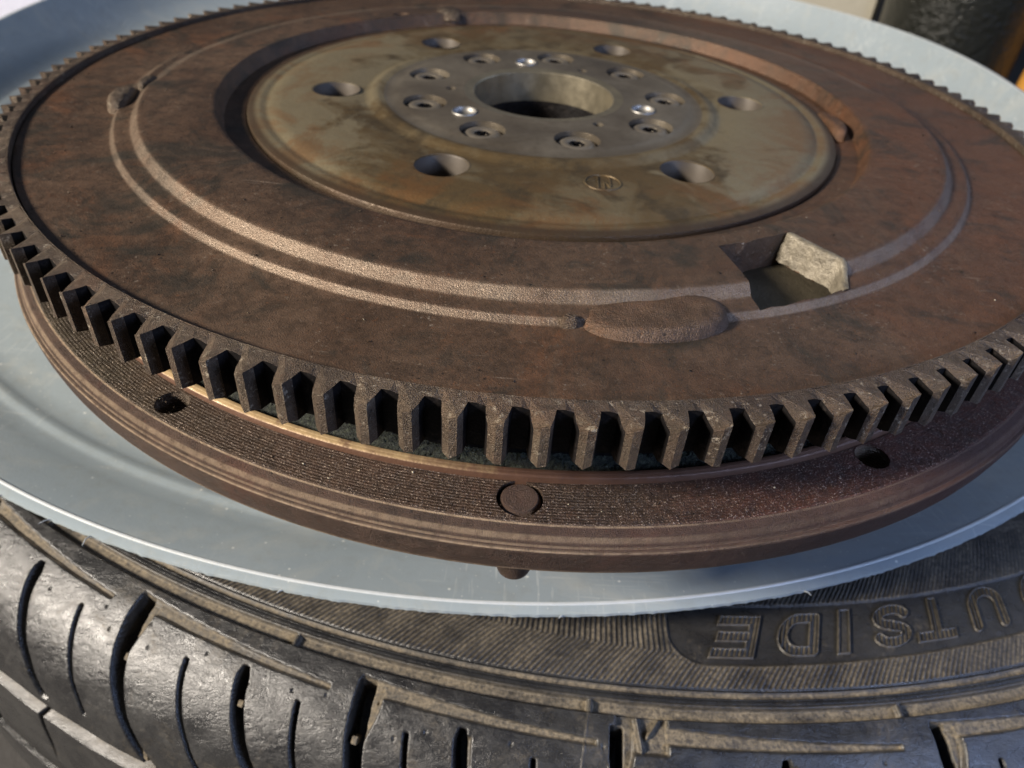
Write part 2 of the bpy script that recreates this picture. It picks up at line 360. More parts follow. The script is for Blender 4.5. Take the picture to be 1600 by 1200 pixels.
# --- ring gear body
PITCH = 2 * math.pi / 132; PH = 4.013610579
ZT = -.0600
gear = fpart(lathe('ring_gear', [(.925, -.034), (.9546, -.034), (.9546, -.0015), (.9556, 0), (.9572, 0), (.9572, -.01), (.9572, -.054), (.95, ZT), (.905, ZT), (.90, -.045)], 528, M_gear, flip=True))
def tooth_mesh(var):
    wt, wr, hp = PITCH * .165, PITCH * .30, PITCH * .5
    rr, rt_, ra = .9735, 1.0, .9572
    d = [.0, .0008, -.0008][var]
    def P(r, a, z): return (r * math.cos(a), r * math.sin(a), z)
    V, F = [], []
    def v(*a): V.append(P(*a)); return len(V) - 1
    wb = wt * .15                       # crease between the bevel strip and the tip land
    aR0 = v(ra, hp, 0); aL0 = v(ra, -hp, 0)
    rootR = v(rr, hp, 0); rootL = v(rr, -hp, 0)
    rm = (rr + rt_) / 2; wm = (wr + wt) / 2 * 1.06
    apex = v(ra + .001, -wr * 1.0, 0)
    cutR = v(rm, wt * .35, 0)
    fR = v(rr, wr, 0); fL = v(rr, -wr * .98, -.0030); mR = v(rm, wm, 0); mL = v(rm, -wm, -.0075)
    tR = v(rt_ - .0005, wt, 0); tM = v(rt_ - .0002, -wb + d, -.0040); tL = v(rt_ - .0060, -wt * 1.18, -.0100)
    lo = ZT + .0015
    tR2 = v(rt_, wt * .96, -.0016); tM2 = v(rt_ + .0002, -wb + d, -.0056); tL2 = v(rt_ - .0052, -wt * 1.16, -.0118)
    bz = [ZT + .006, ZT, ZT + .002][var]
    tRb = v(rt_, wt * .96, bz); tMb = v(rt_ + .0002, -wb + d, ZT); tLb = v(rt_ - .0052, -wt * 1.16, ZT + .004)
    fRb = v(rr, wr, ZT); fLb = v(rr, -wr * .98, ZT); rRb = v(rr, hp, ZT); rLb = v(rr, -hp, ZT); aRb = v(ra, hp, ZT); aLb = v(ra, -hp, ZT)
    mRb = v(rm, wm, ZT); mLb = v(rm, -wm, ZT)
    F += [[aL0, rootL, fL, apex], [apex, fL, mL, tL, tM, tR, cutR], [apex, cutR, tR, mR, fR, rootR, aR0],
          [tL, tL2, tM2, tM], [tM, tM2, tR2, tR], [tL2, tLb, tMb, tM2], [tM2, tMb, tRb, tR2],
          [fL, fLb, mLb, mL], [mL, mLb, tLb, tL2, tL], [tR, tR2, tRb, mRb, mR], [mR, mRb, fRb, fR],
          [rootL, rLb, fLb, fL], [fR, fRb, rRb, rootR],
          [aLb, aRb, rRb, fRb, mRb, tRb, tMb, tLb, mLb, fLb, rLb]]
    me = bpy.data.meshes.new('tooth'); me.from_pydata([tuple(np.array(p) * S) for p in V], [], F); me.validate()
    bm = bmesh.new(); bm.from_mesh(me)
    bmesh.ops.recalc_face_normals(bm, faces=bm.faces)
    ctr = sum((f.normal.z for f in bm.faces if f.calc_center_median().z > -.0002 * 1), 0)
    if ctr < 0: bmesh.ops.reverse_faces(bm, faces=bm.faces)
    bm.to_mesh(me); bm.free()
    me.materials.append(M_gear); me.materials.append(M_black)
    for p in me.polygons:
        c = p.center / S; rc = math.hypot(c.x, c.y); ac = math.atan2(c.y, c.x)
        if abs(p.normal.z) < .5 and (rc < .9915): p.material_index = 1  # blackened flanks and roots paint the shade of the tooth gaps
    return me
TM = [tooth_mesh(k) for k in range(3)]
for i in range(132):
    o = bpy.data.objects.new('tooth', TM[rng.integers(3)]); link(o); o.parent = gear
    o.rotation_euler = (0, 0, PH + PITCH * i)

# --- primary plate : theta dependent profile
NTH = 720
th = np.linspace(-math.pi, math.pi, NTH, endpoint=False); deg = np.degrees(th)
def band(d0, d1, w):  # 1 between d0..d1 (deg, may wrap)
    c = (d0 + d1) / 2; hw = (d1 - d0) / 2
    a = np.abs((deg - c + 180) % 360 - 180)
    return smooth01((hw - a) / w + .5)
A1 = band(-173, 14, 10); A2 = band(-168, 9, 8)
back = 1 - A1
rows = []
def row(r, z): rows.append((np.broadcast_to(r, NTH).astype(float), np.broadcast_to(z, NTH).astype(float)))
row(.9530, -.034); row(.9528, -.012); row(.9515, -.0102); row(.940, -.0096); row(.930, -.0098); row(.90, -.0100); row(.87, -.0100); row(.83, -.0095)
zb = .0095 * back            # the back sector rises gently instead of in steps
row(.8125, -.0088 + zb * .2); row(.8085, -.0075 + zb * .2); row(.803, -.0012 * A2 - .007 * (1 - A2) + zb * .2); row(.800, 0.0002 * A2 - .0065 * (1 - A2) + zb * .3); row(.79, .0008 * A1 - .005 * (1 - A2) * A1 + zb * .3)
row(.7775, .0018 * A1 + zb * .1); row(.7735, .0035 * A1 + zb * .1); row(.7635, .0145 * A1 + zb * .2); row(.7595, .0166 * A1 + zb * .2); row(.752, .017 * A1 + zb * .3); row(.72, .017 * A1 + zb * .6); row(.68, .0165 * A1 + zb * 1.0)
row(.642, .0152 * A1 + zb * 1.5); row(.6345, .0145 * A1 + .0150 * back); row(.6315, .0120 * A1 + .0125 * back); row(.6250, -.0105); row(.6220, -.0130); row(.600, -.0132); row(.588, -.0134); row(.5835, -.0140); row(.5825, -.0180); row(.566, -.0185)
row(.566, -.05)
row(.9530, -.05)
rr_ = np.stack([r for r, z in rows], 1); zz_ = np.stack([z for r, z in rows], 1)
# very low casting unevenness
for _ in range(14):
    a, b, ph, k = rng.normal(size=2).tolist() + [rng.uniform(0, 6.28), rng.uniform(6, 22)]
    x_, y_ = rr_ * np.cos(th)[:, None], rr_ * np.sin(th)[:, None]
    w_ = np.ones(len(rows)); w_[-3:] = 0; w_[:2] = 0
    nn = math.hypot(a, b); zz_ += .00022 * np.sin((a * x_ + b * y_) / nn * k + ph) * w_
V = np.stack([rr_ * np.cos(th)[:, None], rr_ * np.sin(th)[:, None], zz_], -1).reshape(-1, 3)
NR = len(rows)
F = grid_faces(NTH, NR, True)
# close the section
i = np.arange(NTH); i2 = (i + 1) % NTH
F = np.vstack([F, np.stack([i * NR + NR - 1, i2 * NR + NR - 1, i2 * NR, i * NR], -1)])
plate = fpart(mesh_np('cover_plate', V, F, M_plate)); fix_normals(plate)
def polar_prism(bm, pts, z0, z1, sub=8):
    """pts: list of (r, deg) corners, edges subdivided along polar lines"""
    P = []
    for k in range(len(pts)):
        (r0, t0), (r1, t1) = pts[k], pts[(k + 1) % len(pts)]
        for s in range(sub):
            f = s / sub; r = r0 + (r1 - r0) * f + rng.normal() * .0014; t = R(t0 + (t1 - t0) * f)
            P.append((r * math.cos(t), r * math.sin(t)))
    a = [bm.verts.new((x * S, y * S, z0 * S)) for x, y in P]; b = [bm.verts.new((x * S, y * S, z1 * S)) for x, y in P]
    bm.faces.new(a); bm.faces.new(b); n = len(P)
    for k in range(n): bm.faces.new((a[k], a[(k + 1) % n], b[(k + 1) % n], b[k]))
bm = bmesh.new()
polar_prism(bm, [(.668, -67.8), (.802, -69.0), (.797, -58.4), (.765, -55.9), (.668, -56.8)], -.034, .05)
cyl_cutter(bm, .665 * math.cos(R(125)), .665 * math.sin(R(125)), -.03, .05, .022)
boolean_cut(plate, bm, 35)
plate.data.materials.append(M_pocket)
for p in plate.data.polygons:
    c = p.center / S; r_ = math.hypot(c.x, c.y); a_ = math.degrees(math.atan2(c.y, c.x))
    if .667 < r_ < .803 and -69.5 < a_ < -55.5 and c.z < -.004: p.material_index = 1
# pocket lining: grainy pale end wall facing left, olive floor
def polar_patch(name, r0, r1, d0, d1, zf, mat, nu=40, nv=20, parent=fly, attrs=None, sharp=None):
    u = np.linspace(0, 1, nu); v = np.linspace(0, 1, nv); U_, V_ = np.meshgrid(u, v, indexing='ij')
    r = r0 + (r1 - r0) * V_; t = np.radians(d0 + (d1 - d0) * U_)
    z = zf(r, np.degrees(t), U_, V_)
    if isinstance(z, tuple): r, t, z = z
    P = np.stack([r * np.cos(t), r * np.sin(t), z], -1).reshape(-1, 3)
    Fc = grid_faces(nu, nv)[:, ::-1]
    return fpart(mesh_np(name, P, Fc, mat, sharp=sharp), parent)
pr = np.linspace(.669, .80, 26); zz = np.linspace(-.0236, .0172, 10)
RR, ZZ = np.meshgrid(pr, zz, indexing='ij')
edge = np.interp(RR, [.669, .765, .80], [-56.8, -55.95, -58.4])
TT = np.radians(edge - .55 - .8 * (1 - (ZZ + .0236) / .0408) + rng.normal(size=RR.shape) * .09 + .14 * np.sin(RR * 210) * np.sin(RR * 83 + 2))
topz = np.interp(RR, [.66, .758, .78, .80], [.0176, .0176, .003, .001])
ZZ = -.0236 + (ZZ + .0236) / .0408 * (topz + .0236)
Pw = np.stack([RR * np.cos(TT), RR * np.sin(TT), ZZ], -1)
Pc = np.stack([RR[:, -1] * np.cos(np.radians(edge[:, -1] + .2)), RR[:, -1] * np.sin(np.radians(edge[:, -1] + .2)), topz[:, -1] - .0004], -1)[:, None]
Pw = np.concatenate([Pw, Pc], 1)
o = fpart(mesh_np('window_end_wall', Pw.reshape(-1, 3), grid_faces(26, 11), M_patch)); o['label'] = 'pale grainy end wall of the window in the plate'
# oval pad, weld blobs, tab
def pad(name, rc, tc, hr, ht, z0, h, mat, p=2.6, tilt_u=0.0, flat=.55, label=None, nu=56, nv=30, curve=True):
    u = np.linspace(-1, 1, nu); v = np.linspace(-1, 1, nv)
    # disc parametrisation (radial rings) keeps the outline round
    rho = np.linspace(0, 1, 14); ph = np.linspace(0, 2 * np.pi, 72, endpoint=False)
    RH, PHI = np.meshgrid(rho, ph, indexing='ij')
    cx = np.sign(np.cos(PHI)) * np.abs(np.cos(PHI)) ** (2 / p); cy = np.sign(np.sin(PHI)) * np.abs(np.sin(PHI)) ** (2 / p)
    uu, vv = RH * cx, RH * cy
    hgt = h * np.clip(1 - ((RH - flat) / (1 - flat)).clip(0, 1) ** 2, 0, 1) ** .5 * (1 + tilt_u * uu) + .0006 * np.sin(uu * 9 + 1) * np.cos(vv * 7)
    t = np.radians(tc + ht * uu); r = rc + hr * vv
    P = np.stack([r * np.cos(t), r * np.sin(t), z0 + np.where(RH > .999, -.004, hgt)], -1)
    n = 72; Fs = []
    for a in range(13):
        for b in range(n): Fs.append([a * n + b, a * n + (b + 1) % n, (a + 1) * n + (b + 1) % n, (a + 1) * n + b])
    o = fpart(mesh_np(name, P.reshape(-1, 3), np.array(Fs), mat)); fix_normals(o)
    if label: o['label'] = label
    return o
pad('oval_pad', .793, -79.0, .050, 7.0, -.006, .0130, M_pad, 2.3, .35, .70, 'low oval pad beside the dark window in the plate')
pad('weld_bead', .806, -167.5, .023, 4.6, -.006, .018, M_gear, 2.2, .3, .3, 'rounded weld bead at the left end of the raised step')
pad('weld_bead', .781, -173.6, .014, 3.2, -.004, .014, M_gear, 2.2, .3, .3)
pad('weld_bead', .806, -86.8, .008, .9, -.007, .013, M_gear, 2.4, 0, .4)
pad('retaining_tab', .596, -.5, .017, 7.6, -.013, .017, M_pad, 3.0, -.5, .6, 'orange tongue standing on the right edge of the recess')
pad('weld_bead', .66, 113.2, .045, 3.2, .004, .016, M_gear, 2.2, 0, .3)

# --- dish and hub (holes bored with a boolean)
dprof = [(.1415, -.09), (.1415, .0075), (.1440, .0100), (.158, .0108), (.162, .0118), (.166, .0112), (.22, .0105), (.286, .0105), (.298, .0080), (.312, .0050), (.322, .0062), (.331, .0090), (.338, .0088), (.347, .0050), (.355, .0006), (.362, .0004),
         (.378, .0032), (.42, .0045), (.47, .0038), (.515, .0018), (.536, .0004), (.541, -.0035), (.549, -.0040), (.554, -.0016), (.562, -.0024), (.575, -.0042), (.5795, -.0060), (.5812, -.0100), (.5812, -.06), (.1415, -.09)]
hubp = fpart(lathe('hub_dish', dprof[:-1], 288, M_dish, sharp=None))
# close bottom
me = hubp.data; bm2 = bmesh.new(); bm2.from_mesh(me); n = 288; k = len(dprof) - 1
bm2.verts.ensure_lookup_table()
for a in range(n):
    b = (a + 1) % n
    bm2.faces.new((bm2.verts[a * k], bm2.verts[b * k], bm2.verts[b * k + k - 1], bm2.verts[a * k + k - 1]))
bmesh.ops.recalc_face_normals(bm2, faces=bm2.faces); bm2.to_mesh(me); bm2.free()
bm = bmesh.new()
H6 = [(R(7 + 60 * k)) for k in range(6)]; H9 = [R(4.7 + 40 * k) for k in range(9)]
P3 = [R(-136), R(-16.5), R(102)]; Q3 = [R(-176), R(-56.5), R(64)]
for a in H6: cyl_cutter(bm, .4165 * math.cos(a), .4165 * math.sin(a), -.12, .02, .0455, n=48)
for a in H9: cyl_cutter(bm, .2515 * math.cos(a), .2515 * math.sin(a), -.012, .02, .0415, .0425, n=40)
for a in P3: cyl_cutter(bm, .206 * math.cos(a), .206 * math.sin(a), -.014, .02, .0230, n=32)
for a in Q3: cyl_cutter(bm, .189 * math.cos(a), .189 * math.sin(a), -.03, .02, .0105, n=24)
boolean_cut(hubp, bm, 40)
hubp.data.materials.clear()
for m in (M_dish, M_hub, M_bore): hubp.data.materials.append(m)
idx = []
for p in hubp.data.polygons:
    c = p.center / S; r = math.hypot(c.x, c.y)
    idx.append(2 if r < .1605 else (1 if r < .318 else 0))
hubp.data.polygons.foreach_set('material_index', idx)
# chamfer ring round each bolt recess, recessed bolt heads with socket
for a in H9:
    x, y = .2515 * math.cos(a), .2515 * math.sin(a)
    b = fpart(lathe('hub_bolt', [(.0, -.0045), (.013, -.0045), (.0150, .0035), (.021, .0062), (.029, .0050), (.0355, .0005), (.0370, -.0118)], 36, M_bolt, c=(x, y), sharp=38))
    # six-lobed socket
    t = np.linspace(0, 2 * math.pi, 36, endpoint=False) + a * 3
    rl = .0118 + .0018 * np.cos(6 * t)
    Vs = np.concatenate([np.stack([x + rl * np.cos(t), y + rl * np.sin(t), np.full(36, z)], -1) for z in (.0038, -.0038)] + [np.array([[x, y, -.0038]])])
    Fs = [[i, (i + 1) % 36, 36 + (i + 1) % 36, 36 + i] for i in range(36)] + [[36 + i, 36 + (i + 1) % 36, 72] for i in range(36)]
    mesh_np('socket', Vs, Fs, M_black, b, sharp=40)
for a in H6:
    x, y = .4165 * math.cos(a), .4165 * math.sin(a)
    fpart(lathe('hole_liner', [(.0450, -.056), (.0452, .0016), (.0462, .0036), (.0474, .0044)], 48, M_liner, c=(x, y), sharp=50))
for a in P3:
    x, y = .206 * math.cos(a), .206 * math.sin(a)
    pr_ = [(.0225 * math.sin(q), .0130 - .0150 * (math.cos(q)) ) for q in np.linspace(0, math.pi / 2, 10)]
    fpart(lathe('polished_pin', pr_ + [(.0240, .0128), (.0250, .0100)], 36, M_pin, c=(x, y), sharp=60))
# stamped mark in the dish: ring and strokes
sx, sy = .418 * math.cos(R(-75.8)), .418 * math.sin(R(-75.8))
fpart(lathe('stamped_ring', [(.0275, .0035), (.0282, .0058), (.0305, .0058), (.0312, .0035)], 48, M_dish, c=(sx, sy), sharp=30))
def bar(name, x0, y0, x1, y1, z, w, h, mat, parent=None):
    d = np.array([x1 - x0, y1 - y0]); L = np.hypot(*d); d /= L; n_ = np.array([-d[1], d[0]]) * w / 2
    c = [np.array([x0, y0]) + n_, np.array([x0, y0]) - n_, np.array([x1, y1]) - n_, np.array([x1, y1]) + n_]
    Vb = [(*p, z - .003) for p in c] + [(*(p * .92 + (c[0] + c[2]) / 2 * .08), z + h) for p in c]
    o = mesh_np(name, Vb, [[0, 1, 2, 3], [4, 7, 6, 5], [0, 4, 5, 1], [1, 5, 6, 2], [2, 6, 7, 3], [3, 7, 4, 0]], mat, smooth=False)
    fix_normals(o)
    return fpart(o, parent) if parent is fly else o
for (a0, b0, a1, b1) in [(-.008, -.024, -.008, .024), (.002, -.026, .002, .004), (.002, .004, .012, -.018), (.012, -.018, .012, .022), (-.026, 0, -.009, .004)]:
    bar('stamped_stroke', sx + a0, sy + b0, sx + a1, sy + b1, .0043, .0022, .0018, M_dish, fly)
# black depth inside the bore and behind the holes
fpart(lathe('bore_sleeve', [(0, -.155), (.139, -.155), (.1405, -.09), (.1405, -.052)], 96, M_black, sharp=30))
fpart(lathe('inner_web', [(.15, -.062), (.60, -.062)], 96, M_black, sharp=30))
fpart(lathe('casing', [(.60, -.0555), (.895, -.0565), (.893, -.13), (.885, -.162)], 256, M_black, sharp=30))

# --- secondary (friction) disc
dp = [(.70, -.1585), (.9245, -.1580), (.9265, -.1560), (.9460, -.1552), (.9935, -.1555), (.9965, -.1563)]
rimp = [(.9965, -.1563), (.9985, -.1572), (1.0065, -.1600), (1.0085, -.1618), (1.0125, -.1680), (1.0140, -.1712), (1.0152, -.1745), (1.0170, -.1748), (1.0195, -.1752), (1.0206, -.1766), (1.0212, -.1795), (1.0190, -.2000), (1.0150, -.2180), (1.0110, -.2220), (.94, -.2225), (.60, -.2225), (.60, -.55), (0, -.55)]
DC = (.017, -.002)
dp = [(r - .0045, z) for r, z in dp]; rimp = [(r - .0045, z) for r, z in rimp]
full = dp + rimp[1:] + [(0.0, -.30)]
disc = fpart(lathe('friction_disc', full[:-2] + [(.59, -.55), (.58, -.30), (.60, -.1700), (.70, -.1585)], 360, M_disc, sharp=None, c=DC)); fix_normals(disc)
bm = bmesh.new()
HA = [R(-118.9 + 57.5 * k) for k in range(6)]
for a in HA: cyl_cutter(bm, .9555 * math.cos(a), .9555 * math.sin(a), -.25, -.10, .0220, n=36)
for a in [R(-90 + 120 * k) for k in range(3)]: cyl_cutter(bm, .9575 * math.cos(a), .9575 * math.sin(a), -.185, -.10, .0282, n=40)
boolean_cut(disc, bm, 13)
disc.data.materials.clear(); disc.data.materials.append(M_disc); disc.data.materials.append(M_rim)
disc.data.polygons.foreach_set('material_index', [1 if (math.hypot(p.center.x / S - DC[0], p.center.y / S - DC[1]) > .9910) else 0 for p in disc.data.polygons])
for k, a in enumerate(HA):
    x, y = .9555 * math.cos(a), .9555 * math.sin(a)
    pr_ = []
    for j in range(10):
        z = -.159 - j * .0045; pr_ += [(.0214, z), (.0200, z - .0022)]
    o = fpart(lathe('threaded_hole', [(.0226, -.1552), (.0216, -.1580)] + pr_, 36, M_gear, c=(x, y), sharp=20))
for k, a in enumerate([R(-90 + 120 * k) for k in range(3)]):
    x, y = .9575 * math.cos(a), .9555 * math.sin(a)
    rv = fpart(lathe('rivet', [(0, -.1575), (.008, -.1568), (.018, -.1560), (.0215, -.1566), (.0235, -.1590), (.0262, -.1640), (.0262, -.186)], 48, M_rim, c=(x, y), sharp=30))
    rv['label'] = 'round flush rivet in the lower disc'
    fpart(lathe('dowel', [(0.0, -.290), (.015, -.290), (.0215, -.287), (.0240, -.278), (.0240, -.222)], 36, M_rim, c=(x, y), sharp=40, flip=True))
fpart(lathe('step_ring', [(.9200, -.1620), (.9205, -.1430), (.9215, -.1418), (.9252, -.1416), (.9266, -.1424), (.9272, -.1455), (.9290, -.1462), (.9300, -.1475), (.9304, -.1620)], 360, M_gold, sharp=40))
# gritty fluff lying between casing and step
nu, nv = 900, 16
u = np.linspace(R(-150), R(-35), nu); v = np.linspace(.888, .9265, nv)
Uu, Vv = np.meshgrid(u, v, indexing='ij')
hz = -.1545 + .0035 * rng.random(Uu.shape) + .003 * np.sin(Uu * 90) * np.sin(Uu * 37 + 1) + .006 * np.clip((.91 - Vv) / .02, 0, 1)
o = fpart(mesh_np('debris', np.stack([Vv * np.cos(Uu), Vv * np.sin(Uu), hz], -1).reshape(-1, 3), grid_faces(nu, nv)[:, ::-1], M_fuzz, smooth=False)); o['kind'] = 'stuff'

# loose rust crumbs lying on plate and disc
def crumbs(name, n, fn, mat, lo, hi):
    Vc, Fc = [], []
    for _ in range(n):
        x, y, z = fn(); r_ = lo + (hi - lo) * rng.random() ** 3
        b = len(Vc)
        for k in range(5):
            d = rng.normal(size=3); d /= np.linalg.norm(d); d *= r_ * (.6 + .6 * rng.random()); d[2] *= .6
            Vc.append((x + d[0], y + d[1], z + r_ * .3 + d[2]))
        Fc += [[b, b + 1, b + 2], [b, b + 2, b + 3], [b, b + 3, b + 1], [b + 4, b + 2, b + 1], [b + 4, b + 3, b + 2], [b + 4, b + 1, b + 3]]
    o = mesh_np(name, np.array(Vc), np.array(Fc), mat, smooth=False); o['kind'] = 'stuff'; return fpart(o)
def on_plate():
    while True:
        a = rng.uniform(-math.pi, math.pi); r = math.sqrt(rng.uniform(.60 ** 2, .95 ** 2))
        k = int((a + math.pi) / (2 * math.pi) * NTH) % NTH
        if .66 < r < .81 and -70 < math.degrees(a) < -54: continue
        if r < .64: continue
        return r * math.cos(a), r * math.sin(a), float(np.interp(r, rr_[k][:29][::-1], zz_[k][:29][::-1]))
def on_disc():
    a = R(rng.uniform(-150, -40)); r = rng.uniform(.935, .985); return r * math.cos(a), r * math.sin(a), -.1553
crumbs('rust_crumbs', 700, on_plate, M_gear, .0006, .0034)
crumbs('rust_crumbs', 500, on_disc, M_gear, .0006, .0024)
def pale_mat():
    t = NT('pale_flake'); return t.out((.62, .56, .42), .5, 0.0)
M_flake = pale_mat()
def mix_spot():
    return on_disc() if rng.random() < .6 else on_plate()
crumbs('pale_flakes', 46, mix_spot, M_flake, .0008, .0028)

# ================================================================== TUB
TC = (-.097, .938)
tub = empty('plastic_basin', (TC[0], TC[1], -.60))
tag(tub, 'large grey plastic basin with rough cut edge lying on the tyre under the flywheel', 'basin')
TP = Vector((TC[0], TC[1], -.60))
def lift(x, y, k=1.0): a = .125 * np.log1p(np.exp((y + .35) * 5)) / 5; return (a - np.log1p(np.exp((a - .238) * 40)) / 40) * k
def tub_surf(prof, n, rmax=None, jag=None, d0=0, d1=360):
    prof = np.array(prof, float); wrap = d1 - d0 == 360
    t = np.radians(np.linspace(d0, d1, n, endpoint=not wrap))
    x = TC[0] + np.outer(np.cos(t), prof[:, 0]); y = TC[1] + np.outer(np.sin(t), prof[:, 0])
    z = np.tile(prof[:, 1], (n, 1)) + lift(x, y) * prof[:, 2][None]
    return t, x, y, z, wrap
def tubmesh(name, prof, n, mat, jag=0.0, d0=0, d1=360):
    t, x, y, z, wrap = tub_surf(prof, n, d0=d0, d1=d1)
    if jag:
        j = rng.random(n) ** 4 * jag; j = j + np.roll(j, 1) * .5
        x[:, -1] += np.cos(t) * j; y[:, -1] += np.sin(t) * j; z[:, -1] += (rng.random(n) - .5) * jag * .6
        x[:, -2] += np.cos(t) * j * .8; y[:, -2] += np.sin(t) * j * .8
    o = mesh_np(name, np.stack([x, y, z], -1).reshape(-1, 3), grid_faces(n, len(prof), wrap)[:, ::-1], mat, sharp=40)
    o.parent = tub; o.matrix_parent_inverse = Matrix.Translation(-TP * S); return o
tprof = [(0, -.535, .45), (.9, -.535, .45), (1.3, -.532, .45), (1.52, -.524, .45), (1.62, -.5175, .45), (1.655, -.5135, .452), (1.668, -.5080, .455), (1.678, -.5035, .457), (1.686, -.5018, .46), (1.694, -.5022, .465), (1.705, -.5005, .47), (1.735, -.4875, .51), (1.755, -.4805, .56), (1.775, -.4735, .63), (1.80, -.4650, .76), (1.825, -.4565, .92), (1.836, -.4532, 1.0)]
tubmesh('bowl', tprof, 400, M_tub)
tubmesh('rim_line', [(1.836, -.4532, 1.0), (1.8375, -.4512, 1.0), (1.8405, -.4512, 1.0), (1.8420, -.4530, 1.0)], 600, M_lip)  # pale bead carries the rim corner's highlight in its colour
tubmesh('rim_lip', [(1.8420, -.4530, 1.0), (1.847, -.4534, 1.0), (1.852, -.4540, 1.0), (1.8562, -.4550, 1.0), (1.8568, -.4600, 1.0)], 2400, M_tub, jag=.0016)
tubmesh('underside', [(1.856, -.4595, 1.0), (1.80, -.478, .70), (1.70, -.520, .44), (1.6, -.565, .42), (1.3, -.575, .42), (0, -.58, .42)], 300, M_tub)
# plastic whiskers torn from the cut edge
def tube(name, pts, rad, mat, n=6):
    pts = [Vector(p) for p in pts]; V_, F_ = [], []
    for k, p in enumerate(pts):
        d = (pts[min(k + 1, len(pts) - 1)] - pts[max(k - 1, 0)]).normalized()
        a = d.orthogonal().normalized(); b = d.cross(a)
        rr = rad * (1 - .6 * k / max(1, len(pts) - 1))
        for j in range(n): V_.append(p + (a * math.cos(j * 2 * math.pi / n) + b * math.sin(j * 2 * math.pi / n)) * rr)
    for k in range(len(pts) - 1):
        for j in range(n): F_.append([k * n + j, k * n + (j + 1) % n, (k + 1) * n + (j + 1) % n, (k + 1) * n + j])
    return mesh_np(name, np.array([tuple(v) for v in V_]), F_, mat)
for a, L in [(-113.6, .026), (-110.2, .014), (-107.7, .024), (-84.5, .008), (-97.5, .007), (-119.4, .010), (-72.5, .010)]:
    t = R(a); x, y = TC[0] + 1.8565 * math.cos(t), TC[1] + 1.8565 * math.sin(t); z = -.4575 + float(lift(x, y))
    dx, dy = math.cos(t + rng.uniform(-.9, .9)), math.sin(t + rng.uniform(-.9, .9))
    o = tube('plastic_burr', [(x, y, z), (x + dx * L * .5, y + dy * L * .5, z + L * .25), (x + dx * L, y + dy * L, z - L * .1 + rng.uniform(-.3, .5) * L)], .0014, M_lip)
    o.parent = tub; o.matrix_parent_inverse = Matrix.Translation(-TP * S)

# ================================================================== TYRE
CT = np.array([.235, 1.165])
tyre = empty('car_tyre', (CT[0], CT[1], -1.70))
tag(tyre, 'worn black car tyre lying flat under the basin with OUTSIDE on its sidewall', 'tyre')
YP = Vector((CT[0], CT[1], -1.70))
PR = np.array([(1.30, -.70), (1.45, -.60), (1.70, -.555), (1.90, -.545), (2.12, -.548), (2.19, -.556), (2.235, -.574), (2.28, -.605), (2.318, -.65), (2.345, -.71), (2.362, -.80), (2.375, -.95), (2.38, -1.1), (2.378, -1.3), (2.36, -1.48), (2.31, -1.6), (2.2, -1.67), (1.9, -1.70), (1.3, -1.6)])
Q = np.vstack([2 * PR[0] - PR[1], PR, 2 * PR[-1] - PR[-2]]); CUR = []
for i in range(len(PR) - 1):
    a, b, c, d = Q[i:i + 4]
    for t in np.arange(40) / 40: CUR.append(.5 * ((2 * b) + (-a + c) * t + (2 * a - 5 * b + 4 * c - d) * t * t + (-a + 3 * b - 3 * c + d) * t ** 3))
CUR.append(PR[-1]); CUR = np.array(CUR)
SS = np.concatenate([[0], np.cumsum(np.hypot(*np.diff(CUR, axis=0).T))]) - .8911
def surf(s):
    r = np.interp(s, SS, CUR[:, 0]); z = np.interp(s, SS, CUR[:, 1]); e = .004
    dr = np.interp(s + e, SS, CUR[:, 0]) - np.interp(s - e, SS, CUR[:, 0]); dz = np.interp(s + e, SS, CUR[:, 1]) - np.interp(s - e, SS, CUR[:, 1])
    L = np.hypot(dr, dz); return r, z, -dz / L, dr / L
def tyre_pts(deg_, s, h):
    r, z, nr, nz = surf(s); t = np.radians(deg_)
    rr = r + nr * h
    return np.stack([CT[0] + rr * np.cos(t), CT[1] + rr * np.sin(t), z + nz * h], -1)
def ss(x, a, b): return smooth01((x - a) / (b - a))
def box(x, a, b, w): return ss(x, a - w / 2, a + w / 2) * (1 - ss(x, b - w / 2, b + w / 2))
A_ = [-144.5, -133.5, -122.6, -112.15, -101.75, -92.0, -79.25, -68.0, -57.0, -46]
B_ = [-139, -128.2, -117.6, -106.55, -97.65, -85.55, -73.5, -62.5, -51.5]
SIPE = [-136.6, -131, -125.6, -120.1, -114.5, -108.95, -103.95, -99.6, -94.8, -88.6, -82.4, -77.0, -70.5, -65.5, -59.5]
def curve(s, t0):
    c = 52 if t0 < -104 else (36 if t0 < -95 else 22)
    return c * np.clip(s - .055, 0, None) ** 2
